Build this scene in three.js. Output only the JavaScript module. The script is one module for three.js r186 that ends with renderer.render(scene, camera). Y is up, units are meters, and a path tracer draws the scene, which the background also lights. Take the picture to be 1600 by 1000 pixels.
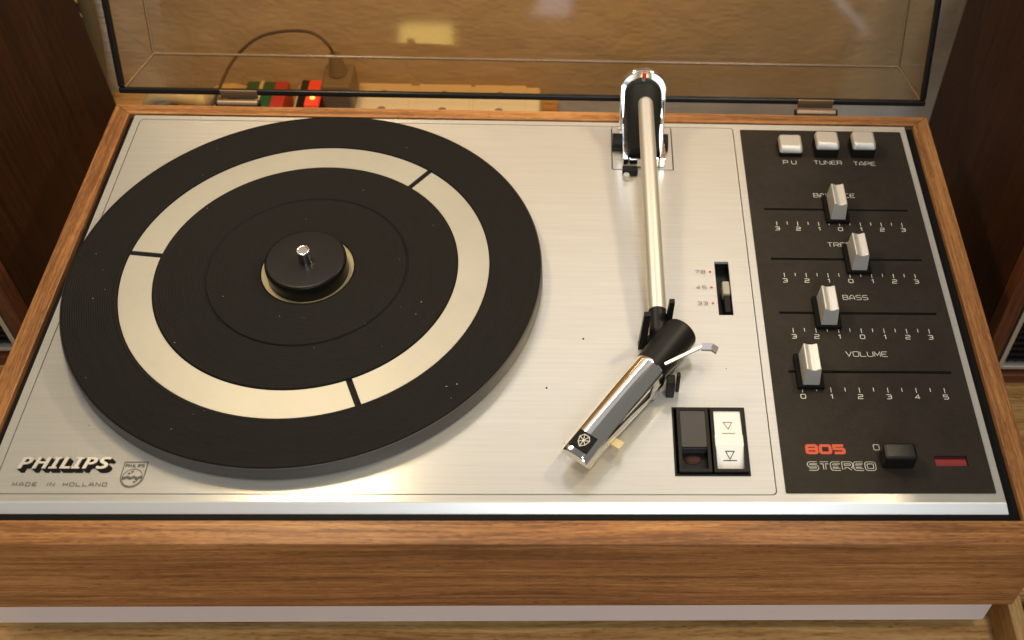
import * as THREE from 'three';
import { RoundedBoxGeometry } from 'three/addons/geometries/RoundedBoxGeometry.js';
import { mergeGeometries } from 'three/addons/utils/BufferGeometryUtils.js';
import { RectAreaLightUniformsLib } from 'three/addons/lights/RectAreaLightUniformsLib.js';
import { FontLoader } from 'three/addons/loaders/FontLoader.js';
import { TextGeometry } from 'three/addons/geometries/TextGeometry.js';

// ---------------------------------------------------------------- camera, room light, exposure
const scene = new THREE.Scene();
const renderer = new THREE.WebGLRenderer({ antialias: true });
renderer.toneMapping = THREE.LinearToneMapping;
renderer.toneMappingExposure = 1.0;
renderer.shadowMap.enabled = true;
RectAreaLightUniformsLib.init();

const camera = new THREE.PerspectiveCamera(31.97, 1.6, 0.05, 20);
camera.position.set(0.0392, 0.4996, 0.4477);
camera.quaternion.setFromRotationMatrix(new THREE.Matrix4().makeBasis(
  new THREE.Vector3(0.9991, 0.0379, 0.0208), new THREE.Vector3(-0.0088, 0.6478, -0.7618), new THREE.Vector3(-0.0424, 0.7609, 0.6475)));
camera.setViewOffset(1600, 1000, -185.1, 25.45, 1600, 1000);
camera.focus = 0.64;
camera.userData.fStop = 9.5;

const ROOM = new THREE.Color().setRGB(0.17, 0.16, 0.14);      // dim warm room all round
scene.background = ROOM;
const LAMP_WARM = new THREE.Color().setRGB(1.0, 0.80, 0.50);
const DAYLIGHT = new THREE.Color().setRGB(0.80, 0.90, 1.0);
const LAMPS = [
  { at: [-0.226, 0.50, -0.146], aim: [-0.08, 0, 0.05], size: 0.10, power: 52 },
  { at: [0.40, 0.52, -0.15], aim: [0.42, 0, 0.0], size: 0.07, power: 165 },
];
const WINDOW = { at: [0.2, 1.3, 1.7], w: 0.75, h: 0.75, power: 5.6 };
const CEILING = { at: [0.42, 1.9, 0.6], size: 0.12, power: 190 };
const CEILING_TINT = new THREE.Color().setRGB(1.0, 0.90, 0.74);

// ---------------------------------------------------------------- helpers
const names = {};
function numbered(n) { const k = names[n] = (names[n] ?? -1) + 1; return k ? `${n}_${String(k).padStart(3, '0')}` : n; }
function tag(o, label, category, group, kind) {
  if (label) o.userData.label = label;
  if (category) o.userData.category = category;
  if (group) o.userData.group = group;
  if (kind) o.userData.kind = kind;
  return o;
}
function thing(name, label, category, [x, y, z] = [0, 0, 0], group) {
  const o = new THREE.Group(); o.name = numbered(name); o.position.set(x, y, z); scene.add(o);
  return tag(o, label, category, group);
}
function part(parent, name, geo, mat, label) {
  const list = Array.isArray(geo) ? merge(geo) : geo;
  const m = new THREE.Mesh(list, mat); m.name = name; m.castShadow = m.receiveShadow = true;
  if (parent) parent.add(m); else { m.name = numbered(name); scene.add(m); }
  if (label) m.userData.label = label;
  return m;
}
function sub(parent, name) { const g = new THREE.Group(); g.name = name; parent.add(g); return g; }
function merge(list) {
  return mergeGeometries(list.map((g) => { g = g.index ? g.toNonIndexed() : g; for (const k of Object.keys(g.attributes)) if (!['position', 'normal', 'uv'].includes(k)) g.deleteAttribute(k); if (!g.attributes.uv) g.setAttribute('uv', new THREE.BufferAttribute(new Float32Array(g.attributes.position.count * 2), 2)); g.clearGroups(); return g; }));
}
function box(x0, x1, y0, y1, z0, z1, r = 0.0006) {
  const w = x1 - x0, h = y1 - y0, d = z1 - z0, g = r > 0 ? new RoundedBoxGeometry(w, h, d, 2, Math.min(r, w / 2.1, h / 2.1, d / 2.1)) : new THREE.BoxGeometry(w, h, d);
  return g.translate((x0 + x1) / 2, (y0 + y1) / 2, (z0 + z1) / 2);
}
const poly = (pts) => new THREE.Shape(pts.map(([x, z]) => new THREE.Vector2(x, -z)));
const hole = (pts) => new THREE.Path(pts.map(([x, z]) => new THREE.Vector2(x, -z)));
const rect = (x0, x1, z0, z1) => [[x0, z0], [x1, z0], [x1, z1], [x0, z1]];
function rrect(x0, x1, z0, z1, r, n = 5) {
  const p = [];
  for (const [cx, cz, a] of [[x1 - r, z0 + r, -90], [x1 - r, z1 - r, 0], [x0 + r, z1 - r, 90], [x0 + r, z0 + r, 180]])
    for (let i = 0; i <= n; i++) { const t = (a + 90 * i / n) * Math.PI / 180; p.push([cx + r * Math.cos(t), cz + r * Math.sin(t)]); }
  return p;
}
function slab(shape, y0, y1, bevel = 0, curve = 24) {           // a plan outline raised from y0 to y1
  const g = new THREE.ExtrudeGeometry(shape, { depth: y1 - y0 - 2 * bevel, bevelEnabled: bevel > 0, bevelSize: bevel, bevelThickness: bevel, bevelOffset: -bevel, bevelSegments: 2, curveSegments: curve });
  return g.rotateX(-Math.PI / 2).translate(0, y0 + bevel, 0);
}
function grainUV(g, axis, du = 0, dv = 0) {                      // uv in metres, u along the grain
  if (g.index) g = g.toNonIndexed();
  const p = g.attributes.position, n = g.attributes.normal, uv = new Float32Array(p.count * 2);
  const others = { x: ['y', 'z'], y: ['x', 'z'], z: ['x', 'y'] }[axis];
  const get = (a, i, k) => ({ x: a.getX(i), y: a.getY(i), z: a.getZ(i) })[k];
  for (let i = 0; i < p.count; i++) {
    const a = Math.abs(get(n, i, others[0])), b = Math.abs(get(n, i, others[1]));
    const s = get(p, i, axis), t = a > b ? get(p, i, others[1]) : get(p, i, others[0]) + 0.037;
    uv[2 * i] = s + du; uv[2 * i + 1] = t + dv;
  }
  g.setAttribute('uv', new THREE.BufferAttribute(uv, 2));
  return g;
}
function tube(points, r, seg = 40, rad = 10) { return new THREE.TubeGeometry(new THREE.CatmullRomCurve3(points.map((p) => new THREE.Vector3(...p))), seg, r, rad); }
function cyl(a, b, ra, rb = ra, n = 32, open = false) {          // a cylinder from a to b
  const A = new THREE.Vector3(...a), B = new THREE.Vector3(...b), d = B.clone().sub(A);
  const g = new THREE.CylinderGeometry(rb, ra, d.length(), n, 1, open).translate(0, d.length() / 2, 0);
  return g.applyQuaternion(new THREE.Quaternion().setFromUnitVectors(new THREE.Vector3(0, 1, 0), d.normalize())).translate(...a);
}
function ring(cx, cz, prof, n = 160) { return new THREE.LatheGeometry(prof.map(([r, y]) => new THREE.Vector2(r, y)), n).translate(cx, 0, cz); }
function loft(sections, closedEnds = true) {                     // sections: equal-length rings of [x,y,z]
  const n = sections[0].length, pos = [], idx = [];
  for (const s of sections) for (const p of s) pos.push(...p);
  for (let i = 0; i + 1 < sections.length; i++) for (let j = 0; j < n; j++) { const a = i * n + j, b = i * n + (j + 1) % n, c = a + n, d = b + n; idx.push(a, b, c, b, d, c); }
  const g = new THREE.BufferGeometry();
  if (closedEnds) for (const k of [0, sections.length - 1]) {
    const base = pos.length / 3, s = sections[k], c = [0, 1, 2].map((q) => s.reduce((t, p) => t + p[q], 0) / n);
    for (const p of s) pos.push(...p); pos.push(...c);
    for (let j = 0; j < n; j++) k ? idx.push(base + j, base + (j + 1) % n, base + n) : idx.push(base + (j + 1) % n, base + j, base + n);
  }
  g.setAttribute('position', new THREE.Float32BufferAttribute(pos, 3)); g.setIndex(idx); g.computeVertexNormals();
  g.setAttribute('uv', new THREE.BufferAttribute(new Float32Array(pos.length / 3 * 2), 2));
  return g;
}

// ---------------------------------------------------------------- noise and textures
function rng(seed) { let s = seed >>> 0; return () => { s = (s + 0x6D2B79F5) >>> 0; let t = Math.imul(s ^ (s >>> 15), 1 | s); t = (t + Math.imul(t ^ (t >>> 7), 61 | t)) ^ t; return ((t ^ (t >>> 14)) >>> 0) / 4294967296; }; }
function lattice(px, py, seed) { const r = rng(seed), a = new Float32Array(px * py); for (let i = 0; i < a.length; i++) a[i] = r(); return { px, py, a }; }
function sample(L, u, v) {                                       // smooth periodic value noise, u and v in 0..1
  const x = u * L.px, y = v * L.py, xi = Math.floor(x), yi = Math.floor(y), f = x - xi, h = y - yi, s = f * f * (3 - 2 * f), t = h * h * (3 - 2 * h);
  const X = ((xi % L.px) + L.px) % L.px, X1 = (X + 1) % L.px, Y = ((yi % L.py) + L.py) % L.py, Y1 = (Y + 1) % L.py;
  const a = L.a[Y * L.px + X], b = L.a[Y * L.px + X1], c = L.a[Y1 * L.px + X], d = L.a[Y1 * L.px + X1];
  return a + (b - a) * s + (c - a) * t + (a - b - c + d) * s * t;
}
function texture(w, h, fn, { srgb = false, rx = 1, ry = 1 } = {}) {
  const d = new Uint8Array(w * h * 4);
  for (let y = 0; y < h; y++) for (let x = 0; x < w; x++) { const c = fn((x + 0.5) / w, (y + 0.5) / h), i = (y * w + x) * 4; for (let k = 0; k < 3; k++) d[i + k] = Math.max(0, Math.min(255, c[k] * 255)); d[i + 3] = 255; }
  const t = new THREE.DataTexture(d, w, h); t.wrapS = t.wrapT = THREE.RepeatWrapping; t.magFilter = THREE.LinearFilter; t.minFilter = THREE.LinearMipmapLinearFilter; t.generateMipmaps = true;
  if (srgb) t.colorSpace = THREE.SRGBColorSpace;
  t.repeat.set(rx, ry); t.needsUpdate = true; return t;
}
function woodTexture(seed, dark, mid, light, lenM, widM, w = 1792, h = 512) {
  const A = lattice(3, 9, seed), B = lattice(6, 46, seed + 1), C = lattice(22, 150, seed + 2), D = lattice(120, 250, seed + 3), E = lattice(150, 200, seed + 5), W = lattice(4, 5, seed + 4);
  return texture(w, h, (u, v) => {
    const warp = (sample(W, u, v) - 0.5) * 0.045, vv = v + warp;
    let t = 0.26 * sample(A, u, vv) + 0.28 * sample(B, u, vv) + 0.26 * sample(C, u, vv) + 0.20 * sample(D, u, vv);
    t = (t - 0.5) * 2.0 + 0.5;
    const pore = Math.max(0, sample(E, u, vv) * 0.7 + sample(C, u, vv + 0.3) * 0.3 - 0.68) * 1.7;
    t = Math.max(0, Math.min(1, t - pore));
    return [0, 1, 2].map((k) => t < 0.5 ? dark[k] + (mid[k] - dark[k]) * t * 2 : mid[k] + (light[k] - mid[k]) * (t - 0.5) * 2);
  }, { srgb: true, rx: 1 / lenM, ry: 1 / widM });
}
const c255 = (r, g, b) => [r / 255, g / 255, b / 255];
const teakTex = woodTexture(11, c255(112, 73, 42), c255(154, 104, 60), c255(186, 135, 83), 0.46, 0.115);
const oakTex = woodTexture(41, c255(150, 105, 58), c255(196, 152, 94), c255(220, 182, 124), 0.5, 0.16);
const brushTex = (() => { const A = lattice(6, 420, 5), B = lattice(24, 500, 6), C = lattice(5, 7, 7); return texture(512, 1024, (u, v) => { const t = 0.915 + 0.055 * sample(A, u, v) + 0.06 * sample(B, u, v) - 0.03 * sample(C, u, v); return [t, t, t]; }, { rx: 2.2, ry: 3.4 }); })();
const smudgeTex = (() => { const A = lattice(5, 4, 51), B = lattice(19, 15, 52), C = lattice(90, 300, 53); return texture(512, 512, (u, v) => { const t = 0.90 + 0.05 * (sample(A, u, v) - 0.5) + 0.03 * (sample(B, u, v) - 0.5) + 0.03 * (sample(C, u, v) - 0.5); return [t, t, t]; }, { rx: 3.1, ry: 3.1 }); })();
const speckTex = (() => { const A = lattice(256, 256, 15), B = lattice(40, 40, 16), C = lattice(9, 9, 17); return texture(512, 512, (u, v) => { const t = 0.82 + 0.24 * (sample(A, u, v) - 0.5) + 0.16 * (sample(B, u, v) - 0.5) + 0.2 * (sample(C, u, v) - 0.5); return [t, t, t]; }, { rx: 6, ry: 6 }); })();
const smoothTex = (() => { const A = lattice(60, 60, 18), B = lattice(9, 9, 19); return texture(256, 256, (u, v) => { const t = 0.96 + 0.03 * (sample(A, u, v) - 0.5) + 0.05 * (sample(B, u, v) - 0.5); return [t, t, t]; }, { rx: 5, ry: 5 }); })();
const plasterTex = (() => { const A = lattice(12, 12, 25), B = lattice(50, 50, 26), C = lattice(160, 160, 27); return texture(768, 768, (u, v) => { const t = 0.36 * sample(A, u, v) + 0.36 * sample(B, u, v) + 0.28 * sample(C, u, v); return [t, t, t]; }, { rx: 3, ry: 4.5 }); })();

// ---------------------------------------------------------------- materials
const lin = (r, g, b) => new THREE.Color().setRGB(r, g, b);
const std = (o) => new THREE.MeshStandardMaterial(o), phy = (o) => new THREE.MeshPhysicalMaterial(o);
const M = {
  teak: phy({ map: teakTex, roughness: 0.42, bumpMap: teakTex, bumpScale: 0.00008, specularIntensity: 0.6 }),
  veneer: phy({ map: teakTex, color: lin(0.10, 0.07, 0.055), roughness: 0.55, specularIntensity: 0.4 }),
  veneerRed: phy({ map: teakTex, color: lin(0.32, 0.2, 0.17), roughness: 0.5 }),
  oak: phy({ map: oakTex, color: lin(0.82, 0.78, 0.72), roughness: 0.5, bumpMap: oakTex, bumpScale: 0.0002 }),
  plate: phy({ color: lin(0.67, 0.635, 0.565), map: brushTex, roughnessMap: smudgeTex, metalness: 0.5, roughness: 0.33, anisotropy: 0.85, anisotropyRotation: Math.PI / 2 }),
  plateEdge: phy({ color: lin(0.86, 0.84, 0.80), metalness: 0.55, roughness: 0.36 }),
  trim: phy({ color: lin(0.88, 0.82, 0.82), metalness: 0.25, roughness: 0.45 }),
  chrome: phy({ color: lin(0.92, 0.92, 0.92), metalness: 1, roughness: 0.09 }),
  steel: phy({ color: lin(0.60, 0.57, 0.505), metalness: 0.7, roughness: 0.46 }),
  satin: phy({ color: lin(0.70, 0.67, 0.61), metalness: 0.55, roughness: 0.40 }),
  keycap: phy({ color: lin(0.66, 0.62, 0.55), metalness: 0.5, roughness: 0.38 }),
  rubber: phy({ color: lin(0.0088, 0.0074, 0.0060), map: speckTex, roughness: 0.68, specularIntensity: 0.32 }),
  rim: phy({ color: lin(0.075, 0.067, 0.062), metalness: 0.1, roughness: 0.5 }),
  ringMetal: phy({ color: lin(0.43, 0.405, 0.34), map: smoothTex, metalness: 0.45, roughness: 0.5 }),
  wellMetal: phy({ color: lin(0.72, 0.60, 0.36), metalness: 0.3, roughness: 0.4 }),
  panel: phy({ color: lin(0.033, 0.025, 0.0175), map: speckTex, roughness: 0.62, specularIntensity: 0.4 }),
  black: phy({ color: lin(0.0085, 0.0078, 0.0072), roughness: 0.48, specularIntensity: 0.42 }),
  gloss: phy({ color: lin(0.010, 0.009, 0.008), roughness: 0.24, specularIntensity: 0.5 }),
  dull: phy({ color: lin(0.010, 0.0095, 0.009), roughness: 0.6, specularIntensity: 0.45 }),
  cap: phy({ color: lin(0.009, 0.0075, 0.006), roughness: 0.3, specularIntensity: 0.3 }),
  lift: phy({ color: lin(0.36, 0.35, 0.38), metalness: 0.8, roughness: 0.34 }),
  matte: phy({ color: lin(0.006, 0.0055, 0.005), roughness: 0.7, specularIntensity: 0.25 }),
  print: std({ color: lin(0.66, 0.62, 0.53), roughness: 0.6 }),
  printGrey: std({ color: lin(0.085, 0.075, 0.06), roughness: 0.6 }),
  printBlack: phy({ color: lin(0.006, 0.005, 0.005), roughness: 0.7, specularIntensity: 0.25 }),
  orange: std({ color: lin(0.62, 0.078, 0.022), roughness: 0.5 }),
  red: std({ color: lin(0.62, 0.04, 0.025), roughness: 0.5 }),
  redGlass: phy({ color: lin(0.16, 0.012, 0.016), roughness: 0.15, clearcoat: 0.6 }),
  redInner: phy({ color: lin(0.24, 0.035, 0.032), roughness: 0.3 }),
  white: phy({ color: lin(0.82, 0.80, 0.75), roughness: 0.35 }),
  cream: phy({ color: lin(0.78, 0.62, 0.33), roughness: 0.45 }),
  keyBed: phy({ color: lin(0.05, 0.045, 0.038), map: smoothTex, roughness: 0.6 }),
  leverCap: phy({ color: lin(0.36, 0.33, 0.26), roughness: 0.45 }),
  smoke: phy({ color: lin(0.055, 0.045, 0.034), roughness: 0.3, specularIntensity: 0.7 }),
  seam: phy({ color: lin(0.30, 0.20, 0.11), roughness: 0.2, transmission: 0.35, thickness: 0 }),
  lid: phy({ color: lin(0.78, 0.59, 0.36), transmission: 1, thickness: 0, roughness: 0.05, side: THREE.DoubleSide }),
  plaster: phy({ color: lin(0.74, 0.71, 0.67), map: smoothTex, roughness: 0.95, bumpMap: plasterTex, bumpScale: 0.0012 }),
  greyPlastic: phy({ color: lin(0.22, 0.19, 0.155), roughness: 0.5 }),
  cable: phy({ color: lin(0.12, 0.10, 0.085), roughness: 0.5 }),
  greyCable: phy({ color: lin(0.14, 0.15, 0.17), roughness: 0.5 }),
  green: phy({ color: lin(0.012, 0.12, 0.035), roughness: 0.4 }),
  cardRed: phy({ color: lin(0.55, 0.04, 0.03), roughness: 0.4 }),
  strip: phy({ color: lin(0.78, 0.71, 0.57), roughness: 0.4 }),
  litRed: phy({ color: lin(0.5, 0.02, 0.01), emissive: lin(0.75, 0.05, 0.015), emissiveIntensity: 0.8, roughness: 0.3 }),
  glow: std({ color: lin(0, 0, 0), emissive: lin(1.0, 0.42, 0.08), emissiveIntensity: 3.0 }),
  hinge: phy({ color: lin(0.30, 0.21, 0.13), metalness: 0.7, roughness: 0.4 }),
  dust: phy({ color: lin(0.34, 0.32, 0.28), roughness: 0.9 }),
  gold: phy({ color: lin(0.42, 0.32, 0.14), metalness: 0.3, roughness: 0.5 }),
  braid: phy({ color: lin(0.16, 0.13, 0.08), roughness: 0.9 }),
};

// ---------------------------------------------------------------- stroke lettering (wide squared letters)
const S = 1;                                                     // third value 1 marks a sharp corner
const GLYPH = {
  P: [[[0, 0], [0, 1, S], [1, 1], [1, 0.42], [0, 0.42]]], U: [[[0, 1], [0, 0], [1, 0], [1, 1]]], T: [[[0, 1], [1, 1]], [[0.5, 1], [0.5, 0]]],
  N: [[[0, 0], [0, 1, S], [1, 0, S], [1, 1]]], E: [[[1, 1], [0, 1], [0, 0], [1, 0]], [[0, 0.5], [0.8, 0.5]]], R: [[[0, 0], [0, 1, S], [1, 1], [1, 0.42], [0, 0.42]], [[0.6, 0.42], [1, 0]]],
  A: [[[0, 0], [0.04, 0.6], [0.3, 1], [0.7, 1], [0.96, 0.6], [1, 0]], [[0.02, 0.34], [0.98, 0.34]]], B: [[[0, 0, S], [0, 1, S], [0.96, 1], [0.96, 0.52], [0, 0.52]], [[0, 0.52], [1, 0.52], [1, 0], [0, 0]]],
  L: [[[0, 1], [0, 0, S], [1, 0]]], C: [[[1, 1], [0, 1], [0, 0], [1, 0]]], S: [[[1, 1], [0, 1], [0, 0.52], [1, 0.52], [1, 0], [0, 0]]], V: [[[0, 1], [0.5, 0, S], [1, 1]]],
  O: [[[0.5, 1], [0, 1], [0, 0], [1, 0], [1, 1], [0.5, 1]]], M: [[[0, 0], [0, 1, S], [0.5, 0.25, S], [1, 1, S], [1, 0]]], D: [[[0, 0, S], [0, 1, S], [1, 1], [1, 0], [0, 0, S]]], H: [[[0, 0], [0, 1]], [[1, 0], [1, 1]], [[0, 0.5], [1, 0.5]]], I: [[[0.5, 0], [0.5, 1]]],
  0: [[[0.5, 1], [0, 1], [0, 0], [1, 0], [1, 1], [0.5, 1]]], 1: [[[0.25, 0.8], [0.6, 1, S], [0.6, 0]]], 2: [[[0, 1], [1, 1], [1, 0.5], [0, 0.5], [0, 0, S], [1, 0]]], 3: [[[0, 1], [1, 1], [1, 0], [0, 0]], [[0.3, 0.52], [1, 0.52]]],
  4: [[[0.75, 0], [0.75, 1, S], [0, 0.3, S], [1, 0.3]]], 5: [[[1, 1], [0, 1, S], [0, 0.55, S], [1, 0.55], [1, 0], [0, 0]]], 7: [[[0, 1], [1, 1, S], [0.35, 0]]], 8: [[[0.5, 1], [0, 1], [0, 0], [1, 0], [1, 1], [0.5, 1]], [[0, 0.52], [1, 0.52]]],
};
function rounded(pts, r) {
  const out = [];
  pts.forEach((p, i) => {
    if (i === 0 || i === pts.length - 1 || p[2]) { out.push([p[0], p[1]]); return; }
    const a = pts[i - 1], b = pts[i + 1], la = Math.hypot(a[0] - p[0], a[1] - p[1]), lb = Math.hypot(b[0] - p[0], b[1] - p[1]), k = Math.min(r, la * 0.48, lb * 0.48);
    const A = [p[0] + (a[0] - p[0]) / la * k, p[1] + (a[1] - p[1]) / la * k], B = [p[0] + (b[0] - p[0]) / lb * k, p[1] + (b[1] - p[1]) / lb * k];
    for (let q = 0; q <= 4; q++) { const t = q / 4, u = 1 - t; out.push([u * u * A[0] + 2 * u * t * p[0] + t * t * B[0], u * u * A[1] + 2 * u * t * p[1] + t * t * B[1]]); }
  });
  return out;
}
function ribbon(pts, w, y, closed = false) {                     // a flat painted line on a level surface; pts are [x, z]
  const n = pts.length, pos = [], idx = [];
  for (let i = 0; i < n; i++) {
    const a = pts[closed ? (i + n - 1) % n : Math.max(0, i - 1)], b = pts[closed ? (i + 1) % n : Math.min(n - 1, i + 1)], p = pts[i];
    const d1 = [p[0] - a[0], p[1] - a[1]], d2 = [b[0] - p[0], b[1] - p[1]], l1 = Math.hypot(...d1) || 1e-9, l2 = Math.hypot(...d2) || 1e-9;
    let tx = d1[0] / l1 * (l1 > 1e-8) + d2[0] / l2 * (l2 > 1e-8), tz = d1[1] / l1 * (l1 > 1e-8) + d2[1] / l2 * (l2 > 1e-8); const l = Math.hypot(tx, tz) || 1; tx /= l; tz /= l;
    const ref = l1 > 1e-8 ? [d1[0] / l1, d1[1] / l1] : [d2[0] / l2, d2[1] / l2], k = w / 2 / Math.max(0.45, tx * ref[0] + tz * ref[1]);
    pos.push(p[0] - tz * k, y, p[1] + tx * k, p[0] + tz * k, y, p[1] - tx * k);
  }
  for (let i = 0; i < (closed ? n : n - 1); i++) { const a = 2 * i, c = 2 * ((i + 1) % n); idx.push(a, c, a + 1, c, c + 1, a + 1); }
  const g = new THREE.BufferGeometry(); g.setAttribute('position', new THREE.Float32BufferAttribute(pos, 3)); g.setIndex(idx);
  g.setAttribute('normal', new THREE.Float32BufferAttribute(pos.map((_, i) => i % 3 === 1 ? 1 : 0), 3));
  return g;
}
function write(text, x0, zBase, y, h, cw, pitch, stroke, { slant = 0, r = 0.3 } = {}) {
  const out = []; let x = x0;
  for (const ch of text) {
    if (GLYPH[ch]) for (const path of GLYPH[ch]) out.push(ribbon(rounded(path.map(([gx, gy, s]) => [x + gx * cw + slant * gy * h, zBase - gy * h, s]), r * h), stroke, y + 1e-6 * out.length));
    x += ch === 'I' ? pitch * 0.7 : pitch;
  }
  return merge(out);
}
const font = await new FontLoader().loadAsync('fonts/droid/droid_sans_bold.typeface.json');

// ---------------------------------------------------------------- the place: tabletop, wall, lamps
const TABLE = -0.123, WALL = -0.315;
tag(part(null, 'tabletop', grainUV(slab(poly([[-0.95, WALL + 0.001], [0.016, WALL + 0.001], [0.016, -0.208], [0.95, -0.208], [0.95, 0.62], [-0.95, 0.62]]), TABLE - 0.03, TABLE, 0.001), 'x'), M.oak), 'yellow oak tabletop under the record player', '', '', 'structure');
delete scene.children.at(-1).userData.category;
{
  const g = new THREE.PlaneGeometry(2.0, 1.9, 300, 240), p = g.attributes.position, A = lattice(40, 30, 61), B = lattice(110, 90, 62), C = lattice(9, 34, 63);
  for (let i = 0; i < p.count; i++) { const u = p.getX(i) / 2 + 0.5, v = p.getY(i) / 1.9 + 0.5; p.setZ(i, 0.002 * sample(A, u, v) + 0.0016 * sample(B, u, v) + 0.005 * Math.abs(sample(C, u, v) - 0.5) - 0.006); }
  g.computeVertexNormals(); g.translate(0, TABLE + 0.55, WALL);
  const back = new THREE.BoxGeometry(2.0, 1.9, 0.05).translate(0, TABLE + 0.55, WALL - 0.04);
  tag(part(null, 'wall', [g, back], M.plaster), 'uneven light plaster wall behind the record player', '', '', 'structure');
}
for (const [i, L] of LAMPS.entries()) {
  const t = thing('wall_lamp', i ? 'square warm lamp above the speaker on the right' : 'square warm lamp above the platter side', 'lamp', L.at);
  const aim = new THREE.Vector3(...L.aim).sub(t.position).normalize(), q = new THREE.Quaternion().setFromUnitVectors(new THREE.Vector3(0, 0, -1), aim);
  const s = L.size;
  part(t, 'lamp_housing', new RoundedBoxGeometry(s + 0.03, s + 0.03, 0.03, 2, 0.004).translate(0, 0, 0.018).applyQuaternion(q), M.matte);
  part(t, 'lamp_glass', new THREE.BoxGeometry(s, s, 0.004).translate(0, 0, 0.0005).applyQuaternion(q), std({ color: lin(0, 0, 0), emissive: LAMP_WARM, emissiveIntensity: 6 }));
  const l = new THREE.RectAreaLight(LAMP_WARM, L.power, s, s); l.quaternion.copy(q); l.position.copy(aim).multiplyScalar(0.004); t.add(l);
}
{
  const t = thing('room_window', 'bright window across the room in front of the table', 'window', WINDOW.at), { w, h } = WINDOW;
  part(t, 'window_glass', new THREE.BoxGeometry(w, h, 0.01).translate(0, 0, 0.01), std({ color: lin(0, 0, 0), emissive: DAYLIGHT, emissiveIntensity: 3.0 }));
  part(t, 'window_frame', [new THREE.BoxGeometry(w + 0.12, 0.06, 0.05).translate(0, h / 2 + 0.031, 0.01), new THREE.BoxGeometry(w + 0.12, 0.06, 0.05).translate(0, -h / 2 - 0.031, 0.01), new THREE.BoxGeometry(0.06, h, 0.05).translate(-w / 2 - 0.031, 0, 0.01), new THREE.BoxGeometry(0.06, h, 0.05).translate(w / 2 + 0.031, 0, 0.01)], M.white);
  const l = new THREE.RectAreaLight(DAYLIGHT, WINDOW.power, w, h); t.add(l);                     // shines into the room
  t.lookAt(0.3, 2.65, 3.5); // tilted down to the table
}

{
  const t = thing('ceiling_lamp', 'square white ceiling lamp above the front of the record player', 'lamp', CEILING.at), s = CEILING.size;
  part(t, 'lamp_housing', box(-s / 2 - 0.02, s / 2 + 0.02, 0.004, 0.05, -s / 2 - 0.02, s / 2 + 0.02, 0.004), M.white);
  part(t, 'lamp_glass', box(-s / 2, s / 2, 0.001, 0.0035, -s / 2, s / 2, 0), std({ color: lin(0, 0, 0), emissive: CEILING_TINT, emissiveIntensity: 6 }));
  const l = new THREE.RectAreaLight(CEILING_TINT, CEILING.power, s, s); l.rotation.x = -Math.PI / 2; l.position.y = -0.002; t.add(l);
}
{
  const t = thing('shelf_light', 'long cool tube light fixed to the wall high above the lid', 'lamp', [0.05, 0.50, -0.285]), c = lin(0.93, 0.92, 1.0);
  part(t, 'light_tube', cyl([-0.45, 0, 0], [0.45, 0, 0], 0.012, 0.012, 20), std({ color: lin(0, 0, 0), emissive: c, emissiveIntensity: 4 }));
  part(t, 'light_fitting', [box(-0.48, 0.48, 0.012, 0.03, -0.025, 0.012, 0.003), box(-0.48, -0.4505, -0.016, 0.012, -0.016, 0.014, 0.003), box(0.4505, 0.48, -0.016, 0.012, -0.016, 0.014, 0.003)], M.white);
  const l = new THREE.RectAreaLight(c, 6, 0.9, 0.024); l.position.set(0, -0.009, 0.0095); l.rotation.x = -Math.PI * 0.75; t.add(l);
}
{ // small yellow lamp across the room: the glossy lid mirrors it
  const t = thing('table_lamp', 'small lit yellow box lamp across the room in front of the table', 'lamp', [-0.395, 0.185, 2.1]);
  part(t, 'lamp_shade', box(-0.07, 0.07, 0, 0.085, -0.03, 0.03, 0.008), std({ color: lin(0, 0, 0), emissive: lin(1, 0.72, 0.2), emissiveIntensity: 7 }));
  part(t, 'lamp_base', [cyl([0, -0.27, 0], [0, -0.002, 0], 0.012, 0.012, 16), cyl([0, -0.285, 0], [0, -0.27, 0], 0.06, 0.05, 24)], M.black);
  const l = new THREE.RectAreaLight(lin(1, 0.72, 0.2), 2, 0.14, 0.085); l.position.set(0, 0.0425, -0.032); t.add(l);
}
{ // lights far in front that only show as reflections in the lid
  const t = thing('tube_light', 'thin cool tube light hanging far in front of the table', 'lamp', [0.735, 0.36, 2.1]), c = lin(0.85, 0.88, 1.0);
  part(t, 'light_tube', cyl([-0.07, 0.07, 0], [0.088, -0.089, 0], 0.009, 0.005, 14), std({ color: lin(0, 0, 0), emissive: c, emissiveIntensity: 3 }));
  part(t, 'tube_cap', cyl([-0.08, 0.08, 0], [-0.0705, 0.0705, 0], 0.013, 0.011, 14), M.white);
  const l = new THREE.RectAreaLight(c, 1.5, 0.2, 0.014); l.rotation.z = -Math.PI / 4; l.position.z = -0.012; t.add(l);
}
{
  const t = thing('panel_light', 'slanted cool panel light hanging far in front of the table', 'lamp', [-0.04, 0.37, 2.1]), c = lin(0.85, 0.86, 1.0);
  const s = new THREE.Shape([[-0.075, -0.072], [0.026, -0.073], [0.07, 0.07], [0.01, 0.08]].map((p) => new THREE.Vector2(...p)));
  part(t, 'light_panel', new THREE.ExtrudeGeometry(s, { depth: 0.008, bevelEnabled: false }), std({ color: lin(0, 0, 0), emissive: c, emissiveIntensity: 2.2 }));
  const l = new THREE.RectAreaLight(c, 1.2, 0.09, 0.13); l.position.z = -0.006; t.add(l);
}
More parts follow.
